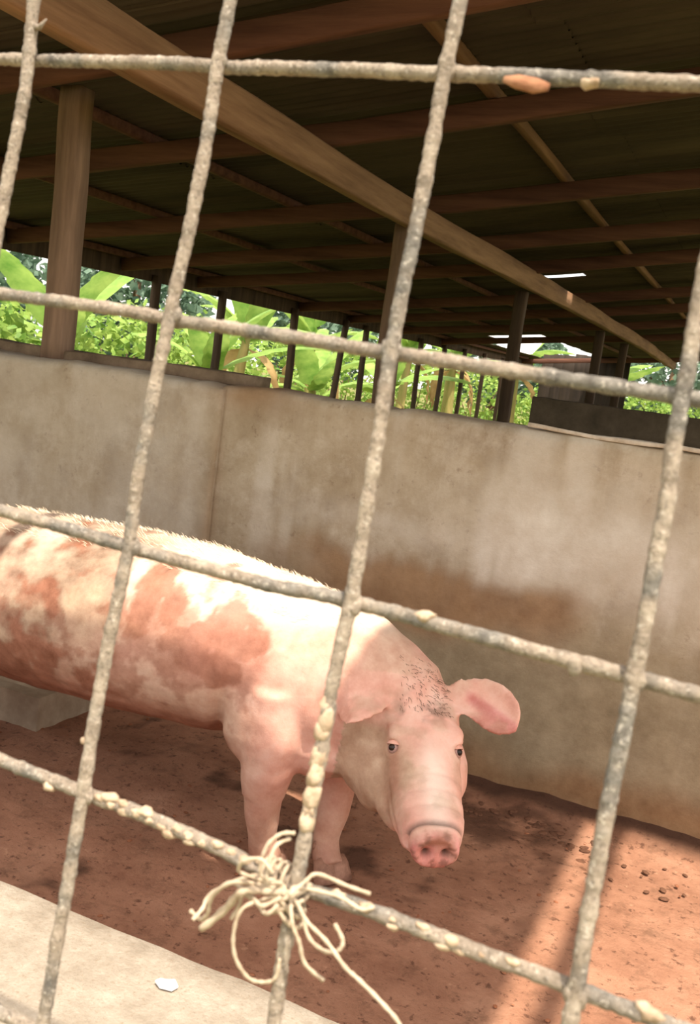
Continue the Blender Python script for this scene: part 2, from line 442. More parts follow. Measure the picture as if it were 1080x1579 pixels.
def post(name, x, y, z0, z1, w, h, m, label, group=None, lean=(0, 0), cat='post', cleat=False):
    r = thing(name, (x, y, z0), label, cat, group)
    mb = MB(); mb.beam((x, y, z0), (x+lean[0], y+lean[1], z1), w, h, 14, .006, x*3+y)
    child(mb, 'shaft', M[m], r)
    if cleat:
        mb = MB(); mb.beam((x+lean[0]-.02, y+lean[1]-h*.6, z1-.30), (x+lean[0]-.02, y+lean[1]-h*.6, z1), w*.5, .03, 4, .004, x)
        child(mb, 'cleat', M[m], r)
    return r
post('wooden_post', -2.89, WY+.17, 1.26, roof_z(-2.89)+.02, .115, .10, 'post',
     'thick square grey-brown timber post standing on the left end of the wall', cat='post')
post('wooden_post', -2.27, 5.78, 0, bz-.075, .12, .11, 'post',
     'square timber post behind the wall holding up the long tan beam')
post('wooden_post', -2.36, 9.2, 0, bz-.07, .11, .10, 'postdark',
     'dark timber post in front of the bright white sheeting, under the tan beam')
post('wooden_post', -2.33, 13.6, 0, bz-.07, .12, .11, 'postdark', 'dark post behind the low far partition, nearer of the pair')
post('wooden_post', -2.33, 15.9, 0, bz-.07, .12, .11, 'postdark', 'dark post behind the low far partition, farther of the pair')
eave_y = (4.3, 6.0, 8.2, 9.45, 11.35, 12.6, 13.7, 15.0, 16.2, 17.4, 18.8, 20.2, 21.8)
ORD = 'first second third fourth fifth sixth seventh eighth ninth tenth eleventh twelfth thirteenth fourteenth fifteenth sixteenth'.split()
for i, ye in enumerate(eave_y):
    ln = (0, (0, 0, .03, .04, -.08, .32, -.05, .05, -.04, .1, 0, .05, 0)[i])
    post('eave_pole', -5.78, ye, 0, roof_z(-5.78)+.02, .075 if i != 4 else .085, .075, 'postdark',
         'thin dark pole under the low eave before the plants, %s from the near end' % ORD[i], 'thin poles along the low eave', ln, 'pole')

# far partition beyond the pen, with a rail, and a board leaning on it
mb = MB(); nx = 60
for i in range(nx+1):
    x = -2.75+4.6*i/nx; zt = 1.33+.012*noise.fractal(Vector((x*4, 2, 2)), .8, 2, 4)
    for y, z in ((12.0, -.05), (12.0, zt-.01), (12.02, zt), (12.14, zt), (12.16, -.05)): mb.v.append((x, y, z))
for i in range(nx):
    for k in range(4): mb.f.append((i*5+k, (i+1)*5+k, (i+1)*5+k+1, i*5+k+1))
for i in (0, nx): mb.f.append(tuple(i*5+k for k in range(5)))
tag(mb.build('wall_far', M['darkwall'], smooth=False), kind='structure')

# boarded end of the shed, far off to the right
we = thing('wall_end', (-4.2, 23.9, 0), kind='structure')
for k in range(8):
    mb = MB(); x = -5.25+.26*k; mb.beam((x, 23.95+.012*(k % 2), -.05), (x+.01, 23.95, 2.30+.1*k*.26+.04*math.sin(k*3)), .268, .025, 6, .005, k+140)
    child(mb, 'board', M['boards'], we)
# white sheeting hanging beyond the open end of the shed, catching the sun
def sheeting_mat():
    k = NT('white_sheeting', .6); c = k.ramp(k.noise(2, 4), [(.3, rgb(232, 230, 224)), (.7, rgb(250, 248, 244))]); k.col(c)
    tr = k.n('ShaderNodeBsdfTranslucent'); k.l(c, tr.inputs[0]); mx = k.n('ShaderNodeMixShader'); mx.inputs[0].default_value = .75
    k.l(k.b.outputs[0], mx.inputs[1]); k.l(tr.outputs[0], mx.inputs[2]); k.l(mx.outputs[0], k.t.nodes['Material Output'].inputs[0]); return k.m
t = thing('white_sheeting', (-5.0, 19.5, 2.2), 'bright white translucent sheeting over a hole in the far end of the roof', 'sheeting')
mb = MB(); n = 16
q4 = [Vector((-5.10, 17.50)), Vector((-3.95, 17.80)), Vector((-5.60, 23.7)), Vector((-6.10, 23.5))]
for j in range(n+1):
    for i in range(n+1):
        f, g = i/n, j/n; p = q4[0].lerp(q4[1], f).lerp(q4[3].lerp(q4[2], f), g)
        mb.v.append((p.x, p.y, roof_z(p.x)+.21+.02*math.sin(f*9+g*5)))
for j in range(n):
    for i in range(n): mb.f.append((j*(n+1)+i, j*(n+1)+i+1, (j+1)*(n+1)+i+1, (j+1)*(n+1)+i))
child(mb, 'sheet', sheeting_mat(), t)
for a_, b_ in ((q4[0], (-5.2, 17.1)), (q4[1], (-3.8, 17.5))):
    mb = MB(); mb.tube([(a_.x, a_.y, roof_z(a_.x)+.21), (b_[0], b_[1], roof_z(b_[0])+.19)], .008, 6); child(mb, 'tie_cord', M['rope'], t)

# low grey concrete trough on the floor behind the pig
mb = MB(); n = 20
x0, x1, y0, y1 = -3.1, -2.16, 2.62, 2.98
t = thing('concrete_trough', (-2.6, 2.8, 0), 'low grey concrete feed trough on the muddy floor behind the pig', 'trough')
mb.box((x0, y0, -.02), (x1, y1, .05)); child(mb, 'base', M['kerb'], t, False)
for lo, hi in (((x0, y0, .05), (x1, y0+.06, .12)), ((x0, y1-.06, .05), (x1, y1, .12)), ((x0, y0+.06, .05), (x0+.07, y1-.06, .12)), ((x1-.07, y0+.06, .05), (x1, y1-.06, .12))):
    mb = MB(); mb.box(lo, hi); child(mb, 'rim', M['kerb'], t, False)

# ------------------------------------------------------------------ pig
PX, PY = -0.98, 2.33
def pr(r, d, z): return Vector((r*.9239-.3827*d, r*.3827+.9239*d, z))
Pp = pr(.245, 2.41, .595); Sn = pr(.292, 2.08, .338)
A = (Sn-Pp).normalized(); S = Vector((0, 0, 1)).cross(A).normalized()
if S.x < 0: S = -S
N = A.cross(S).normalized()
if N.z < 0: N = -N
HL = (Sn-Pp).length
def hp(t, s_, n_): return Pp + A*(t*HL) + S*s_ + N*n_
mb = MB()
body = [(-1.40, .60, .05, .06), (-1.385, .60, .12, .15), (-1.30, .585, .20, .215), (-1.12, .578, .255, .258), (-.85, .583, .275, .263), (-.60, .592, .275, .263),
        (-.38, .597, .26, .25), (-.18, .590, .238, .232), (-.02, .578, .215, .222), (.10, .560, .185, .202), (.20, .54, .150, .172), (.28, .53, .115, .135), (.32, .52, .06, .08)]
mb.tube([(PX+s, PY+(.01 if s < .1 else .01+.05*(s-.1)), z) for s, z, w, h in body], [(w, h) for s, z, w, h in body], 32, up=(0, 0, 1))
# spine ridge and shoulder, ham masses
mb.ell((PX-.10, PY-.12, .52), (.15, .10, .20)); mb.ell((PX-.02, PY+.13, .52), (.15, .10, .20))
mb.ell((PX-1.18, PY-.11, .50), (.20, .14, .26)); mb.ell((PX-1.22, PY+.13, .50), (.20, .14, .26))
mb.ell((PX+.02, PY, .42), (.16, .15, .12))
# legs
def leg(pts, rad): mb.tube(pts, rad, 16)
leg([(-1.04, 2.20, .56), (-1.035, 2.19, .42), (-1.05, 2.20, .33), (-1.062, 2.225, .24), (-1.066, 2.24, .19), (-1.07, 2.262, .11), (-1.064, 2.272, .065), (-1.05, 2.278, .035)],
    [.10, .086, .070, .052, .049, .039, .042, .043])
leg([(-.96, 2.43, .54), (-.95, 2.43, .40), (-.935, 2.415, .30), (-.925, 2.40, .22), (-.923, 2.39, .17), (-.926, 2.378, .10), (-.915, 2.365, .06), (-.895, 2.352, .035)],
    [.10, .082, .064, .049, .046, .037, .041, .043])
leg([(-2.14, 2.22, .54), (-2.10, 2.20, .42), (-2.16, 2.205, .32), (-2.25, 2.215, .245), (-2.24, 2.22, .16), (-2.215, 2.22, .08), (-2.19, 2.22, .035)],
    [.14, .13, .088, .058, .046, .042, .045])
leg([(-2.20, 2.46, .54), (-2.18, 2.47, .42), (-2.25, 2.47, .32), (-2.34, 2.47, .245), (-2.33, 2.465, .16), (-2.31, 2.46, .08), (-2.285, 2.46, .035)],
    [.14, .13, .088, .058, .046, .042, .045])
# neck into head
nk = [Vector((PX-.02, PY+.01, .572)), Vector((PX+.12, PY+.02, .552)), Pp+N*-.135+A*.0, hp(.25, 0, -.14)]
mb.tube(nk, [(.20, .205), (.165, .18), (.112, .125), (.09, .09)], 24, up=(0, 0, 1))
rowsH = [(-.10, -.11, .085, .085), (0, -.100, .108, .122), (.12, -.090, .112, .128), (.26, -.088, .108, .122), (.40, -.083, .100, .110), (.55, -.068, .093, .092),
         (.68, -.048, .086, .078), (.80, -.028, .082, .070), (.90, -.012, .072, .060), (.98, 0, .056, .048)]
o = len(mb.v); seg = 24
for t_, off, hw, hn in rowsH:
    for k in range(seg):
        an = 2*math.pi*k/seg; ca, sa = math.cos(an), math.sin(an)
        e = .8
        mb.v.append(tuple(hp(t_, hw*math.copysign(abs(ca)**e, ca), off+hn*math.copysign(abs(sa)**e, sa))))
for i in range(len(rowsH)-1):
    for k in range(seg):
        k2 = (k+1) % seg; mb.f.append((o+i*seg+k, o+i*seg+k2, o+(i+1)*seg+k2, o+(i+1)*seg+k))
mb.f.append(tuple(o+k for k in range(seg))); mb.f.append(tuple(o+(len(rowsH)-1)*seg+k for k in range(seg)))
# jowls, cheeks, brow ridges, lower jaw
rotH = Matrix((S, A, N)).transposed()
mb.ell(hp(.30, -.085, -.15), (.075, .12, .11), rotH); mb.ell(hp(.30, .075, -.15), (.07, .12, .10), rotH)
mb.ell(hp(.50, -.05, -.11), (.06, .11, .07), rotH); mb.ell(hp(.50, .05, -.11), (.055, .11, .07), rotH)
mb.ell(hp(.27, -.070, .006), (.030, .035, .020), rotH); mb.ell(hp(.27, .070, .006), (.030, .035, .020), rotH)
for sg in (-1, 1): mb.ell(hp(.84, sg*.050, -.030), (.028, .055, .038), rotH)
mb.ell(hp(.78, 0, -.058), (.045, .09, .035), rotH)
mb.ell(pr(.14, 2.43, .44), (.10, .11, .14))
# snout disc, tilted up
nd = (A*.90+N*.42).normalized(); dv = nd.cross(S).normalized()
if dv.z < 0: dv = -dv
Dc = hp(.985, 0, .004)
o = len(mb.v); rr = [(-.045, .050, .041), (-.012, .0535, .044), (.004, .0565, .046), (.012, .0555, .044), (.0165, .049, .038)]
for q, a, b in rr:
    for k in range(seg):
        an = 2*math.pi*k/seg
        mb.v.append(tuple(Dc+nd*q+S*a*math.cos(an)+dv*b*math.sin(an)))
for i in range(len(rr)-1):
    for k in range(seg):
        k2 = (k+1) % seg; mb.f.append((o+i*seg+k, o+i*seg+k2, o+(i+1)*seg+k2, o+(i+1)*seg+k))
mb.f.append(tuple(o+k for k in range(seg))); mb.f.append(tuple(o+(len(rr)-1)*seg+k for k in range(seg)))
# ears: curved, tapering, thick leaves of flesh
def ear(base, mid, tip, cross0, cross1, width, cup, th=.017):
    base, mid, tip = Vector(base), Vector(mid), Vector(tip); o = len(mb.v); ni, nj = 14, 8
    top, bot = [], []
    for i in range(ni+1):
        f = i/ni; c = base*(1-f)**2+mid*2*f*(1-f)+tip*f*f
        cr = Vector(cross0).lerp(Vector(cross1), f).normalized()
        tg = ((mid-base)*(1-f)+(tip-mid)*f).normalized()
        cr = (cr-tg*cr.dot(tg)).normalized(); nn = tg.cross(cr).normalized()
        w = width*(.62+.75*f-.2*f*f)*math.sqrt(max(0, 1-f**4))*1.0+.004
        for j in range(nj+1):
            g = -1+2*j/nj
            p = c+cr*w*g+nn*(cup*(g*g-.3)*w)
            t2 = th*.5*(1-.35*f)
            top.append(p+nn*t2); bot.append(p-nn*t2)
    W = nj+1
    mb.v += [tuple(p) for p in top+bot]; T = len(top)
    for i in range(ni):
        for j in range(nj):
            a = i*W+j; mb.f.append((o+a, o+a+1, o+a+W+1, o+a+W)); mb.f.append((o+T+a, o+T+a+W, o+T+a+W+1, o+T+a+1))
    for i in range(ni):
        for j in (0, nj):
            a = i*W+j; mb.f.append((o+a, o+a+W, o+T+a+W, o+T+a))
    for j in range(nj):
        for i in (0, ni):
            a = i*W+j; mb.f.append((o+a, o+a+1, o+T+a+1, o+T+a))
ear(pr(.325, 2.42, .585), pr(.41, 2.41, .632), pr(.480, 2.31, .565), Vector((.25, -.62, -.72)), Vector((.18, -.45, -.88)), .060, -.40)
ear(pr(.180, 2.42, .597), pr(.115, 2.37, .640), pr(.055, 2.25, .545), Vector((.35, -.80, -.35)), Vector((.40, -.80, -.25)), .062, -.35)
# tail
mb.tube([(PX-1.36, PY, .72), (PX-1.43, PY, .74), (PX-1.47, PY+.03, .70), (PX-1.45, PY+.05, .65), (PX-1.43, PY+.02, .63), (PX-1.46, PY-.01, .60)], [.024, .02, .016, .013, .011, .007], 8)
raw = mb.build('raw_pig', M['pig'])
md = raw.modifiers.new('r', 'REMESH'); md.mode = 'VOXEL'; md.voxel_size = .0075
md = raw.modifiers.new('s', 'SMOOTH'); md.factor = .5; md.iterations = 11
dg = bpy.context.evaluated_depsgraph_get(); dg.update()
pm = bpy.data.meshes.new_from_object(raw.evaluated_get(dg)); bpy.data.objects.remove(raw)
pm.name = 'pig'
P = verts(pm).astype(np.float64)
nr = np.empty(len(pm.vertices)*3, np.float32); pm.vertices.foreach_get('normal', nr); nr = nr.reshape(-1, 3).astype(np.float64)
def hc(P):
    q = P-np.array(Pp); return q@np.array(A)/HL, q@np.array(S), q@np.array(N)
T_, S_, N_ = hc(P)
head = smooth01(-.1, .15, T_)*(np.abs(S_) < .2)*(N_ > -.3)
disp = .0045*fbm(P, 7, 3, 0)
# snout: nostrils pushed in, rim fold behind the disc, wrinkles across the bridge
dq = P-np.array(Dc); dn, ds, du = dq@np.array(nd), dq@np.array(S), dq@np.array(dv)
infront = smooth01(-.012, .004, dn)*(np.abs(ds) < .07)*(np.abs(du) < .06)
nost = sum(np.exp(-(((ds-sx)/.0125)**2+((du+.002)/.0145)**2)) for sx in (-.0235, .0235))*infront
disp -= .020*nost
disp += .004*infront*np.exp(-((np.hypot(ds/.054, du/.044)-.92)/.12)**2)
fold = np.exp(-((dn+.026)/.007)**2)*(N_ > -.02)*(T_ > .7)*(np.abs(ds) < .09)
disp -= .009*fold
wr = sum(np.exp(-((T_-t0-.02*np.abs(S_)/.06)/.016)**2) for t0 in (.74, .64, .54))*(np.abs(S_) < .09)*(N_ > -.02)*(T_ > .4)*(T_ < .9)
disp -= .0035*wr
mouth = np.exp(-((N_+.045-.10*(1-T_)*0)/.006)**2)*smooth01(.45, .6, T_)*smooth01(.99, .95, T_)
disp -= .006*mouth
# eye sockets
E_R, E_L = hp(.365, -.080, -.006), hp(.365, .080, -.006)
for e in (E_R, E_L):
    r = np.linalg.norm(P-np.array(e), axis=1); disp -= .010*np.exp(-(r/.013)**2); disp += .004*np.exp(-((r-.024)/.008)**2)
# skin folds at the shoulder/elbow and neck
bx, by, bz_ = P[:, 0]-PX, P[:, 1]-PY, P[:, 2]
flank = smooth01(-.02, -.12, by)*(bz_ > .25)*(1-head)
fo = np.exp(-((bx+.19-.35*(bz_-.5))/.022)**2)*smooth01(.68, .5, bz_)*flank
disp -= .016*fo
fo2 = np.exp(-((bx-.10+.3*(bz_-.5))/.025)**2)*smooth01(.72, .55, bz_)*flank
disp -= .010*fo2
disp += .006*fbm(P*np.array([1, 1, .4]), 5, 3, 9)*flank
P2 = P+nr*disp[:, None]
pm.vertices.foreach_set('co', P2.astype(np.float32).ravel()); pm.update()
# coat: dirt shapes and skin tones, with some light and shade coloured in
n1, n2, n3 = fbm(P, 6, 5, 3), fbm(P, 14, 4, 8), fbm(P, 3.2, 4, 5)
def blob(c, r, k=1.0, nz_=n2): return smooth01(1.15, .8, np.sqrt(sum(((P[:, i]-c[i])/r[i])**2 for i in range(3)))+k*.9*(.5*nz_+.5*n1))
near = smooth01(.05, -.03, by)
mud = np.zeros(len(P))
for c, r in (((-1.262, 2.10, .785), (.035, .2, .05)), ((-1.332, 2.1, .715), (.055, .2, .06)), ((-1.176, 2.1, .715), (.085, .2, .075)), ((-1.114, 2.1, .675), (.055, .2, .06)),
             ((-1.265, 2.1, .65), (.09, .2, .07)), ((-1.42, 2.1, .74), (.05, .2, .12)), ((-1.20, 2.1, .60), (.12, .2, .05))):
    mud = np.maximum(mud, .75*blob(c, r)*near)
left = smooth01(-.40, -.55, bx+.12*n1)
mud = np.maximum(mud, left*smooth01(-.05, .35, .7*n1+.5*n2+.6*smooth01(.80, .45, bz_)-.2)*.8*near*(1-head))
mud = np.maximum(mud, smooth01(.0, .4, n2+.6*n1-.35+.9*np.exp(-((bz_-.60)/.09)**2))*smooth01(-.02, -.12, bx)*.5*near)
mud = np.maximum(mud, smooth01(.50, .38, bz_+.06*n1)*smooth01(-.10, -.22, bx)*.75)
mud = np.maximum(mud, smooth01(.12, .02, bz_+.03*n1)*.7)
tan = np.maximum(left*np.clip(.7+.5*n3, 0, .95)*smooth01(1.15, .82, bz_+.12*n3), smooth01(.64, .50, bz_+.06*n1)*smooth01(.0, -.2, bx)*.65)
tan = np.maximum(tan, smooth01(-.1, .35, n3)*.4*(1-head))
tan = np.maximum(tan, smooth01(.36, .10, bz_)*.5*(1-head))
streak = head*np.exp(-((S_+.078+.02*(T_-.4))/.014)**2)*smooth01(.36, .44, T_)*smooth01(.75, .6, T_)*.6
mud = np.maximum(mud, streak)
grime = smooth01(-.46, -.62, bx+.10*n1)*np.clip(.62+.9*n1+.5*n2, 0, .95)*(1-.5*smooth01(.5, .42, bz_))
cheek = np.exp(-((S_+.075)/.035)**2-((T_-.50)/.16)**2)*(N_ > -.1)*head
tan = np.maximum(tan, np.clip(cheek*1.0+.35*smooth01(0, .4, n2)*head, 0, .85))
tan = np.maximum(tan, .9*head*smooth01(-.055, -.085, S_)*smooth01(.92, .65, T_)*smooth01(.02, -.03, N_))
black = head*np.exp(-((S_+.01)/.07)**2-((T_-.15)/.08)**2)*(N_ > -.05)*smooth01(-.25, .25, n2+.4*fbm(P, 40, 3, 1))*.62
black = np.maximum(black, np.clip(nost*1.2-.25, 0, .95))  # nostril recesses darkened, their shade put into the colour
black = np.maximum(black, fold*.7*(du > .01))  # shade in the fold behind the disc, coloured in
n4 = fbm(P, 45, 3, 6); mud = np.maximum(mud, infront*.5*smooth01(.05, .5, n4)); mud = np.maximum(mud, infront*.8*smooth01(.012, .030, du)*smooth01(.048, .040, np.hypot(ds, du)))
black = np.maximum(black, infront*.4*smooth01(.3, .6, n4)); mud = np.maximum(mud, .5*mouth*smooth01(.8, .95, T_))  # mouth groove darkened in the colour as well
rosy = np.clip(infront*.6+.12*smooth01(.72, .9, T_)*head, 0, 1)
rim = infront*np.exp(-((np.hypot(ds/.054, du/.044)-.98)/.10)**2); rosy = np.maximum(rosy, rim)
eL = smooth01(.33, .36, np.array(P@np.array((.9239, .3827, 0))))*(bz_ > .50)*(T_ < .35)
fc = nr@np.array((.35, -.85, -.35)); rosy = np.maximum(rosy, eL*smooth01(.105, .13, S_)*smooth01(.1, .45, fc)*smooth01(.03, .005, bz_-.60+.35*(S_-.12)))
mud = np.maximum(mud, .45*eL*smooth01(.115, .14, S_)*smooth01(.1, .45, fc)*smooth01(.025, -.005, bz_-.60+.35*(S_-.12)))
rosy = np.maximum(rosy, .5*smooth01(.1, .5, n3+.2)*smooth01(.70, .6, bz_)*near*(1-head)*smooth01(-.3, -.1, bx))
pale = np.clip(smooth01(.70, .80, bz_+.03*n1)*(1-left*.3)*.9+head*np.exp(-((S_-.005)/.035)**2)*smooth01(.25, .5, T_)*smooth01(1, .85, T_)*.6*(N_ > -.05), 0, 1)  # back and snout bridge whitened, sunlight put into the colour
tan = np.maximum(tan, .55*smooth01(.10, .18, bx)*(T_ < -.02)*smooth01(.0, -.05, S_))
for nm, v in (('mud', mud), ('grime', grime), ('tan', tan), ('black', black), ('rosy', rosy), ('pale', pale)): setattrf(pm, nm, np.clip(v, 0, 1))
pm.materials.clear(); pm.materials.append(M['pig']); pm.shade_smooth()
pig = thing('pig', (PX, PY, 0), 'large pink pig with brown mud patches standing in the pen, head turned', 'pig')
pb = bpy.data.objects.new('body', pm); COL.objects.link(pb); pb.parent = pig; pb.location = -pig.location
for e, sx in ((E_R, -1), (E_L, 1)):
    mb = MB(); c = e-N*.004; mb.ell(c, (.015, .015, .015), None, 16, 10)
    eo = child(mb, 'eye', M['eyewhite'], pig)
    look = (Vector((0, 0, 1.3))-c).normalized()*.5+(S*sx*.6+N*.5+A*.1).normalized()*.7
    look.normalize(); mb = MB(); mb.ell(c+look*.0068, (.0102,)*3, None, 14, 8)
    mb.v = [tuple(Vector(v)-pig.location) for v in mb.v]; ir = mb.build('iris', M['eye'], eo)
    mb = MB(); o_ = []; ax = (A*-.75+N*.55).normalized(); hz = look.cross(ax).normalized(); ax = hz.cross(look).normalized(); ni, nj = 12, 6
    for rad in (.0192, .0166):
        for i in range(ni+1):
            lo = math.pi*(i/ni)
            for j in range(nj+1):
                la = .30+.85*j/nj
                d = hz*math.cos(lo)*math.cos(la*.9)+look*math.sin(lo)*math.cos(la)+ax*math.sin(la)
                mb.v.append(tuple(c+d.normalized()*rad+ax*.0022-pig.location))
    W = nj+1; T0 = (ni+1)*W
    for i in range(ni):
        for j in range(nj):
            q = i*W+j; mb.f.append((q, q+1, q+W+1, q+W)); mb.f.append((T0+q, T0+q+W, T0+q+W+1, T0+q+1))
        mb.f.append((i*W, (i+1)*W, T0+(i+1)*W, T0+i*W)); q = i*W+nj; mb.f.append((q, q+W, T0+q+W, T0+q))
    mb.build('eyelid', M['pig'], eo)
for fx, fy, dx, dy in ((-1.05, 2.278, .35, -.05), (-.895, 2.352, .5, -.35), (-2.19, 2.22, 1, 0), (-2.285, 2.46, 1, 0)):
    d = Vector((.6+dx*.4, -.55 if dx < .9 else 0, 0)).normalized(); sdv = Vector((-d.y, d.x, 0)); mb = MB()
    for sg in (-1, 1):
        b = Vector((fx, fy, 0))+sdv*sg*.021
        mb.tube([b+d*-.012+Vector((0, 0, .058)), b+d*.004+Vector((0, 0, .042)), b+d*.018+Vector((0, 0, .018)), b+d*.024+Vector((0, 0, .003))],
                [(.019, .028), (.023, .034), (.024, .038), (.023, .040)], 12, up=(0, 0, 1) if False else tuple(sdv))
        dc = Vector((fx, fy, .085))+sdv*sg*.03-d*.038
        mb.ell(dc, (.011, .011, .017), None, 8, 6)
    child(mb, 'hoof', M['hoof'], pig)
# bristles on the poll, the ear rims and along the spine
def bristles(sel, cnt, ln, m, name):
    idx = np.where(sel)[0]; mb = MB(); rnd = random.Random(3)
    for q in range(cnt):
        i = int(idx[rnd.randrange(len(idx))]); p = Vector(P2[i]); nn = Vector(nr[i])
        lay = A*.6 if T_[i] > -.1 else Vector((-.8, 0, -.2))
        d = (nn*.45+lay+Vector((rnd.uniform(-.3, .3), rnd.uniform(-.3, .3), rnd.uniform(-.2, .2)))).normalized()
        l = ln*rnd.uniform(.5, 1.1); sdv = d.orthogonal().normalized()*.0006
        m_ = p+d*l*.55+nn*.002
        mb.add([p-sdv-nn*.002, p+sdv-nn*.002, m_+sdv*.8, m_-sdv*.8, p+d*l], [(0, 1, 2, 3), (3, 2, 4)])
    o = child(mb, name, m, pig); tag(o, kind='stuff')
bristles((T_ > -.15) & (T_ < .17) & (np.abs(S_) < .07) & (N_ > -.01), 260, .022, M['bristledark'], 'forelock')
bristles((bz_ > .74) & (T_ < -.1) & (np.abs(by) < .14), 2200, .026, M['bristle'], 'back_bristles')

# ------------------------------------------------------------------ clods and dung on the pen floor
rnd = random.Random(11)
mb = MB()
for q in range(260):
    x, y = rnd.uniform(-2.6, .5), rnd.uniform(1.4, 3.15)
    s_ = rnd.uniform(.002, .007); mb.ell((x, y, s_*.1), (s_*1.4, s_, s_*.35), Matrix.Rotation(rnd.uniform(0, 3), 3, 'Z'), 6, 4)
tag(mb.build('mud_clods', M['clod']), 'small loose clods of red mud scattered over the pen floor', 'mud', kind='stuff')
mb = MB()
for q in range(160):
    a = rnd.gauss(0, .28); x, y = -.50+a, 3.0+rnd.gauss(0, .09)-.1*abs(a)
    s_ = rnd.uniform(.004, .014); mb.ell((x, min(y, 3.18), s_*.1), (s_*1.5, s_, s_*.32), Matrix.Rotation(rnd.uniform(0, 3), 3, 'Z'), 7, 5)
tag(mb.build('dung_scatter', M['dung']), 'dark dung trampled into the floor along the wall foot beside the pig', 'dung', kind='stuff')

# white flake on the slab
mb = MB()
c = Vector((-.643, 1.105, .5035)); pts = [(-.016, -.006), (-.004, -.012), (.014, -.008), (.017, .004), (.006, .012), (-.006, .007), (-.013, .003)]
for z in (0, .0022):
    for a, b in pts: mb.v.append((c.x+a, c.y+b, c.z+z+.001*math.sin(a*300)))
k = len(pts); mb.f = [tuple(range(k))[::-1], tuple(range(k, 2*k))]+[(i, (i+1) % k, k+(i+1) % k, k+i) for i in range(k)]
tag(mb.build('white_flake', M['white'], smooth=False), 'small white flake lying on the pale concrete ledge', 'flake')

# ------------------------------------------------------------------ rebar grid in front of the pen
GO = Vector((-.202, .507, 1.263)); gu = Vector((.027, .154, .988)).normalized(); gv = Vector((1.0, -.009, -.026)).normalized(); gn = Vector((-.005, -.988, .154)).normalized()
def G(a, b, c=0): return GO+gv*a+gu*b+gn*c
grid = thing('rebar_grid', (GO.x, GO.y, .5), 'dusty grid of square welded steel bars standing between the viewer and the pig', 'grid')
def bar(name, wp, axis, r, depth, seed):
    """wp: (a, b) waypoints in the plane of the grid; ribbed, crusted rod"""
    k = 0 if axis == 'h' else 1
    wp = sorted(wp, key=lambda p: p[k]); t0, t1 = wp[0][k], wp[-1][k]; n = int((t1-t0)/.0022)
    pts, rad = [], []
    for i in range(n+1):
        t = t0+(t1-t0)*i/n
        o_ = np.interp(t, [p[k] for p in wp], [p[1-k] for p in wp])+.0009*noise.noise(Vector((t*22, seed, 0)))
        rr_ = r*(1+.035*math.sin(t*2*math.pi/.0075))+0.0008*max(-.4, noise.fractal(Vector((t*90, seed, 4)), .8, 2, 3))
        pts.append(G(t, o_, depth) if axis == 'h' else G(o_, t, depth)); rad.append(max(.003, rr_))
    mb = MB(); mb.tube(pts, rad, 10)
    mb.v = [tuple(Vector(v)+Vector((noise.noise(Vector(v)*260), noise.noise(Vector(v)*260+Vector((9, 0, 0))), noise.noise(Vector(v)*260+Vector((0, 9, 0)))))*.0005) for v in mb.v]
    return child(mb, name, M['bar'], grid)
BOT, TOP = -.769, .50
V = [[(-.335, TOP), (-.326, .356), (-.32, .319), (-.316, .287), (-.31, 0), (-.30, BOT)],
     [(-.168, TOP), (-.166, .356), (-.165, .314), (-.16, .252), (-.16, .201), (-.1605, .149), (-.160, .104), (-.159, .054), (-.154, .002), (-.154, -.068), (-.149, -.155), (-.145, -.23), (-.142, -.305), (-.135, BOT)],
     [(-.013, TOP), (-.012, .356), (-.012, .311), (-.009, .247), (-.009, .193), (-.008, .15), (-.005, .114), (-.002, .068), (.001, .006), (.001, -.049), (.004, -.106), (.005, -.164), (.01, -.242), (.02, BOT)],
     [(.142, TOP), (.155, .124), (.158, .094), (.16, .043), (.161, .002), (.162, -.055), (.164, -.106), (.167, -.176), (.175, BOT)],
     [(.30, TOP), (.32, BOT)], [(-.47, TOP), (-.45, BOT)], [(.455, TOP), (.465, BOT)], [(-.62, TOP), (-.60, BOT)], [(-.775, TOP), (-.76, BOT)], [(.605, TOP), (.61, BOT)], [(.76, TOP), (.76, BOT)]]
for i, w in enumerate(V): bar('bar', w, 'v', .0043, .0043, i+1)
LX, RX = -.80, .79
Hh = [[(LX, .314), (-.315, .315), (-.237, .316), (-.165, .315), (-.013, .315), (.113, .314), (RX, .312)],
      [(LX, .149), (-.279, .150), (-.216, .151), (-.16, .150), (-.008, .15), (.148, .15), (RX, .15)],
      [(LX, .004), (-.239, .003), (-.154, .001), (-.052, .001), (.003, .004), (.179, .003), (RX, .003)],
      [(LX, -.158), (-.196, -.159), (-.09, -.159), (-.043, -.161), (.005, -.165), (.046, -.162), (.206, -.16), (RX, -.16)],
      [(LX, .47), (RX, .468)], [(LX, -.315), (RX, -.318)], [(LX, -.47), (RX, -.472)], [(LX, -.625), (RX, -.625)], [(LX, -.755), (RX, -.755)]]
for i, w in enumerate(Hh): bar('bar', w, 'h', .0044, -.0043, i+21)
def lump(a, b, r, m, name, dep=.008, sq=(1, 1, .7), sd=0):
    mb = MB(); c = G(a, b, dep); mb.ell((0, 0, 0), (r*sq[0], r*sq[1], r*sq[2]), None, 10, 7)
    mb.v = [tuple(c+(gv*v[0]+gu*v[1]+gn*v[2])*(1+.55*noise.noise(Vector(v)*(1.1/r)+Vector((sd, 0, 0))))) for v in mb.v]
    return child(mb, name, m, grid)
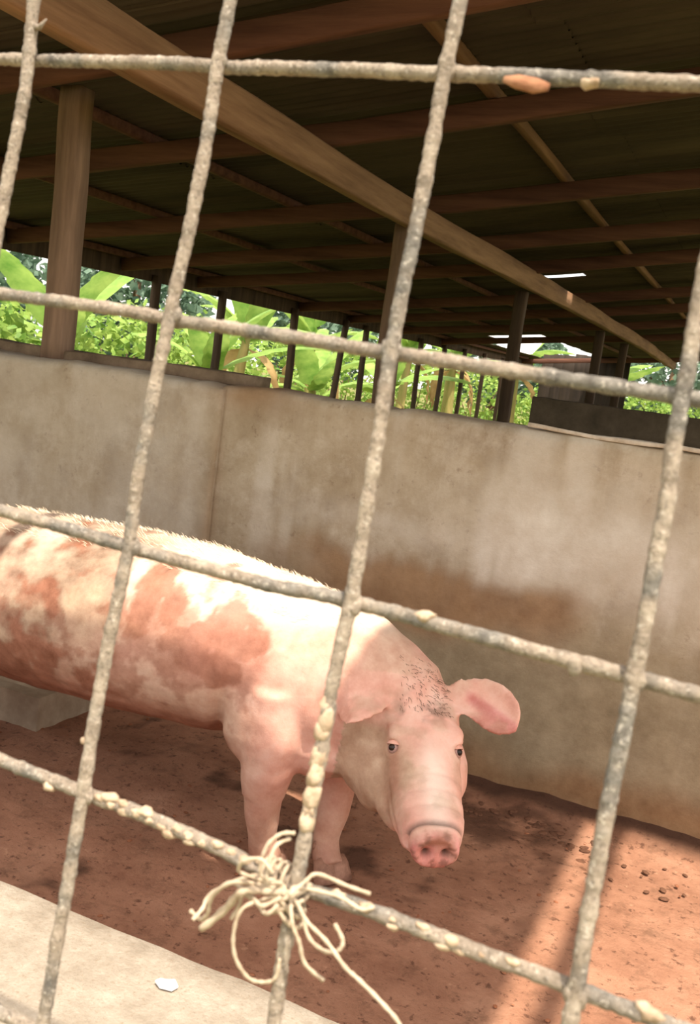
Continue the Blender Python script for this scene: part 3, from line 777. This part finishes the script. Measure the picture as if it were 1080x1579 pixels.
for i, (a, b, r, dp) in enumerate(((-.153, -.124, .0036, .0045), (.07, .311, .0042, -.002), (-.123, -.1555, .0034, -.002), (-.086, -.1625, .0036, -.002), (-.071, -.1625, .003, -.002), (.044, .0065, .0045, -.002),
        (.004, -.108, .0055, .006), (.003, -.086, .0058, .006), (.002, -.064, .0054, .006), (-.18, -.1625, .0038, -.002), (-.133, -.155, .0042, -.002), (-.105, -.1555, .0042, -.002), (.064, -.1645, .0034, -.002),
        (.094, -.1645, .0032, -.002), (.103, -.1635, .003, -.002), (.202, -.157, .0052, -.002), (.003, -.097, .005, .007), (.004, -.122, .005, .006),
        (-.160, .151, .0058, .002), (-.1585, .046, .0048, .004), (.13, .001, .0045, -.002), (-.008, .15, .0062, .002), (.005, -.163, .0072, .002), (-.148, -.158, .0056, .002), (.161, .003, .0064, .002),
        (-.154, .002, .006, .002), (.1665, -.161, .0064, .002), (-.012, .314, .006, .002), (-.165, .315, .0056, .002), (.002, .003, .006, .002))):
    lump(a, b, r, M['crust'] if i < 18 else M['bar'], 'mud_crust' if i < 18 else 'weld', dp,
         (.85, 1.5, .8) if i in (6, 7, 8, 16, 17) else ((1.4, .8, .8) if i < 18 else (1, 1.15, .8)), i)
for i in range(9): lump(.0035-.0004*i+.001*(i % 2), -.118+.0078*i, .0042+.0008*math.sin(i*2.3), M['crust'], 'mud_crust', .0055, (.95, 1.5, .8), i+60)
for i in range(14): lump(-.14+.0098*i, -.1575-.0012*(i % 3), .0026+.0008*math.sin(i*3.1), M['crust'], 'mud_crust', -.001, (1.5, .9, .7), i+90)
for i in range(7): lump(.03+.017*i, -.1585-.0012*(i % 3), .0026+.0008*math.sin(i*2.1), M['crust'], 'mud_crust', -.001, (1.5, .9, .7), i+120)

mb = MB(); q = [(.024, .311), (.032, .309), (.042, .3085), (.050, .3075)]
mb.tube([G(a, b-.002, .004+.002*math.sin(i*2)) for i, (a, b) in enumerate(q)], [(.0018, .0012), (.004, .002), (.0045, .002), (.0022, .0012)], 8, up=tuple(gn))
tag(child(mb, 'bark_flake', M['bark'], grid), 'flake of red-brown bark stuck under the top bar')
mb = MB(); mb.tube([G(-.322, .335, .004), G(-.314, .333, .006), G(-.309, .339, .006)], [.003, .002, .0006], 6)
child(mb, 'wire_barb', M['bar'], grid)

# ------------------------------------------------------------------ frayed rope tied round the crossing
rope = thing('frayed_rope', tuple(G(.004, -.164)), 'frayed beige rope knotted round a crossing of the steel bars, loose ends hanging', 'rope')
ST = [[(-0.0169,-0.1773),(-0.0191,-0.1918),(-0.0163,-0.2064),(-0.0085,-0.217),(-0.0004,-0.2181),(0.0069,-0.2128),(0.0071,-0.2012)],[(-0.0265,-0.1651),(-0.0387,-0.1793),(-0.0422,-0.1925),(-0.0475,-0.1985),(-0.055,-0.196)],[(-0.021,-0.1698),(-0.0323,-0.1869),(-0.0453,-0.2036)],[(-0.0235,-0.1719),(-0.0246,-0.182),(-0.0277,-0.1911)],[(-0.0204,-0.1629),(-0.0428,-0.1808),(-0.0443,-0.1893),(-0.0462,-0.1948)],[(-0.0246,-0.1605),(-0.0239,-0.1543),(-0.0195,-0.1489),(-0.0097,-0.1444),(-0.0018,-0.1505)],[(-0.0113,-0.1558),(-0.0108,-0.1401),(-0.0046,-0.1302),(0.0022,-0.1283)],[(-0.0049,-0.1555),(-0.006,-0.1384),(0.0001,-0.1321)],[(0.009,-0.1601),(0.0136,-0.1528),(0.0186,-0.1479),(0.0371,-0.1481),(0.051,-0.1476)],[(0.0088,-0.1591),(0.0328,-0.1554),(0.0474,-0.1575),(0.0545,-0.1538)],[(0.0088,-0.1679),(0.0139,-0.1718),(0.0226,-0.1819),(0.0352,-0.1827),(0.0441,-0.1775),(0.0455,-0.1713),(0.039,-0.1644)],[(0.0127,-0.1665),(0.022,-0.1707),(0.0373,-0.1744),(0.0512,-0.1822),(0.0601,-0.1862),(0.0754,-0.193),(0.0865,-0.1995),(0.0926,-0.2097)],[(0.0104,-0.1692),(0.0148,-0.1753),(0.0207,-0.1826),(0.0255,-0.194),(0.0363,-0.2012)],[(-0.0223,-0.1734),(-0.0129,-0.1758),(-0.0006,-0.1732),(0.0043,-0.1668)],[(-0.0312,-0.1695),(-0.0181,-0.1726),(-0.0054,-0.1711),(0.0026,-0.1651)]]
def catmull(p, n=7):
    p = [p[0]]+p+[p[-1]]; out = []
    for i in range(1, len(p)-2):
        for k in range(n):
            t = k/n; a, b, c, d = p[i-1], p[i], p[i+1], p[i+2]
            out.append(.5*((2*b)+(c-a)*t+(2*a-5*b+4*c-d)*t*t+(3*b-a-3*c+d)*t**3))
    out.append(p[-2]); return out
for i, s_ in enumerate(ST):
    p3 = []
    if i < 13: s_ = [(.003, -.164), ((s_[0][0]+.003)/2, (s_[0][1]-.164)/2)]+s_
    for k, (a, b) in enumerate(s_):
        d = .011+.010*math.sin(min(k, 6)*.6+i)+.003*(i % 3)
        if k < 2: d = .011
        p3.append(G(a, b, max(d, .009)))
    r = .0024 if i == 2 else (.0013 if i in (1, 3, 4, 13, 14) else .00115)
    c = catmull(p3); mb = MB()
    mb.tube(c, [r*(1+.15*math.sin(j*1.7+i)) for j in range(len(c))], 7); child(mb, 'strand', M['rope'], rope)
for i in range(5):
    mb = MB(); a0 = -.018+i*.0045; pts = []
    for k in range(15):
        an = 2*math.pi*k/14; pts.append(G(a0+.0012*k/14, -.1625+.0082*math.cos(an)-.1*(a0+.004)*0, -.0045+.0085*math.sin(an)))
    mb.tube(pts, .0014, 7); child(mb, 'coil', M['rope'], rope)
for i in range(4):
    mb = MB(); pts = []
    for k in range(15):
        an = 2*math.pi*k/14; pts.append(G(.0035+.009*math.cos(an), -.176+i*.003+.001*k/14+.007*math.cos(an)*(1 if i % 2 else -1), .003+.0095*math.sin(an)))
    mb.tube(pts, .0014, 7); child(mb, 'coil', M['rope'], rope)

# ------------------------------------------------------------------ plants outside
def banana_leaf_mesh(seed, ln, wd, droop):
    r = random.Random(seed); mb = MB(); n = 14
    for i in range(n+1):
        f = i/n; x = ln*(f-.12*droop*f*f); z = ln*(.55*f-droop*.85*f*f)
        w = wd*math.sin(math.pi*min(1, .06+f*.94))**.6*(1-.25*f) if f > .1 else .02
        jag = 1-.25*r.random()
        for g in (-1, -.5, 0, .5, 1):
            mb.v.append((x-(.06*abs(g) if i % 2 else 0), w*g*(jag if abs(g) == 1 else 1), z+.35*w*abs(g)-.5*w*g*g+(.012 if g == 0 else 0)))
    for i in range(n):
        for k in range(4): mb.f.append((i*5+k, (i+1)*5+k, (i+1)*5+k+1, i*5+k+1))
    return mb
leafmesh = []
for sd_, (ln, wd, dr) in enumerate(((1.7, .24, .45), (1.5, .22, .75), (1.3, .26, .2), (1.1, .16, 1.25))):
    mb = banana_leaf_mesh(sd_, ln, wd, dr); me = bpy.data.meshes.new('leaf'); me.from_pydata(mb.v, [], mb.f); me.shade_smooth()
    me.materials.append(M['banana'] if sd_ < 3 else M['bananadry']); leafmesh.append(me)
def banana(x, y, h, seed, label, group):
    r = random.Random(seed); t = thing('banana_plant', (x, y, 0), label, 'plant', group)
    mb = MB(); lx, ly = r.uniform(-.12, .12), r.uniform(-.12, .12)
    mb.tube([(x+lx*f*f, y+ly*f*f, -.05+h*f) for f in (0, .1, .3, .5, .7, .9, 1)], [.13, .12, .105, .095, .085, .06, .03], 10); child(mb, 'stem', M['stemgreen'], t)
    for k in range(10):
        me = leafmesh[k % 3] if k < 8 else leafmesh[3]
        o = bpy.data.objects.new('leaf', me); COL.objects.link(o); o.parent = t
        hh = h*(1-.03*k) if k < 8 else h*.8
        o.location = (lx*.8, ly*.8, hh-.08); o.rotation_euler = (r.uniform(-.3, .3), r.uniform(-.75, .1) if k < 8 else .5, k*2.4+r.uniform(-.3, .3))
        s = r.uniform(.8, 1.15); o.scale = (s, s, s)
spots = [(-7.9, 9.3, 1.5), (-7.3, 11.9, 1.2), (-7.9, 13.6, 1.9), (-7.1, 14.9, 1.1), (-8.0, 16.6, 2.0), (-7.2, 18.4, 1.2), (-7.6, 20.4, 2.2), (-6.9, 21.8, 2.1),
         (-7.5, 23.4, 2.3), (-6.3, 25.3, 2.2), (-4.0, 25.4, 2.1)]
for i, (x, y, h) in enumerate(spots):
    banana(x, y, h, i, '%s banana plant outside the low eave, %s along from the near end' % ('tall stemmed' if h > 1.8 else 'low leafy', ORD[i]), 'banana plants outside the shed')
def foliage_mb(c, r, n, ls, seed):
    rn = random.Random(seed); mb = MB()
    for q in range(n):
        d = Vector((rn.gauss(0, 1), rn.gauss(0, 1), rn.gauss(0, 1))).normalized()
        k = 1+.28*noise.noise(d*2.3+Vector((seed, 0, 0)))
        p = Vector(c)+Vector((d.x*r[0], d.y*r[1], d.z*r[2]))*(rn.uniform(.45, 1)**.5)*k
        if p.z < .03: continue
        t = Vector((rn.uniform(-1, 1), rn.uniform(-1, 1), rn.uniform(-.8, .4))).normalized(); b = t.orthogonal().normalized(); b = Quaternion(t, rn.uniform(0, 6.28)) @ b
        l = ls*rn.uniform(.6, 1.3); w = l*.32
        mb.add([p, p+t*l*.5+b*w, p+t*l, p+t*l*.5-b*w], [(0, 1, 2, 3)])
    return mb
def bush(name, c, r, n, ls, m, seed, label, group, cat, trunk_h=0):
    t = thing(name, (c[0], c[1], 0), label, cat, group)
    child(foliage_mb(c, r, n, ls, seed), 'foliage', M[m], t)
    tag(t.children[0], kind='stuff')
    rn = random.Random(seed); mb = MB()
    if trunk_h:
        mb.tube([(c[0], c[1], -.1), (c[0]+.1, c[1], trunk_h*.5), (c[0], c[1]+.1, c[2]+r[2]*.3)], [.22, .17, .06], 10)
        for k in range(6):
            an = k*1.05; z = trunk_h*(.75+.08*k); mb.tube([(c[0]+.03, c[1], z), (c[0]+r[0]*.6*math.cos(an), c[1]+r[1]*.6*math.sin(an), z+r[2]*.6)], [.08, .02], 6)
        child(mb, 'trunk', M['trunk'], t)
    else:
        for k in range(6):
            an = k*1.05; mb.tube([(c[0], c[1], -.05), (c[0]+r[0]*.6*math.cos(an), c[1]+r[1]*.6*math.sin(an), c[2]+r[2]*.3)], [.025, .01], 5)
        child(mb, 'stems', M['trunk'], t)
for i, (x, y, z, rx, rz) in enumerate(((-7.3, 7.0, .8, .75, .9), (-8.4, 8.6, .8, .8, .9), (-9.3, 10.6, .85, 1.0, .95), (-9.5, 13.0, .9, 1.0, 1.0), (-9.9, 15.6, .95, 1.1, 1.05), (-9.8, 18.6, .95, 1.2, 1.05),
        (-9.6, 21.8, .95, 1.2, 1.05), (-8.9, 25.0, .9, 1.2, 1.0), (-8.2, 28.4, .9, 1.4, 1.0), (-5.5, 28.2, .8, 1.4, .9), (-3.2, 28.4, .9, 1.3, 1.0), (-.9, 28.0, 1.2, 1.3, 1.3), (1.4, 26.6, 1.0, 1.2, 1.1))):
    bush('leafy_bush', (x, y, z), (rx, rx, rz), 1500, .16, 'bush', i+40, 'sunlit yellow-green leafy bush behind the banana plants, %s along from the near end' % ORD[i], 'bushes outside the shed', 'bush')
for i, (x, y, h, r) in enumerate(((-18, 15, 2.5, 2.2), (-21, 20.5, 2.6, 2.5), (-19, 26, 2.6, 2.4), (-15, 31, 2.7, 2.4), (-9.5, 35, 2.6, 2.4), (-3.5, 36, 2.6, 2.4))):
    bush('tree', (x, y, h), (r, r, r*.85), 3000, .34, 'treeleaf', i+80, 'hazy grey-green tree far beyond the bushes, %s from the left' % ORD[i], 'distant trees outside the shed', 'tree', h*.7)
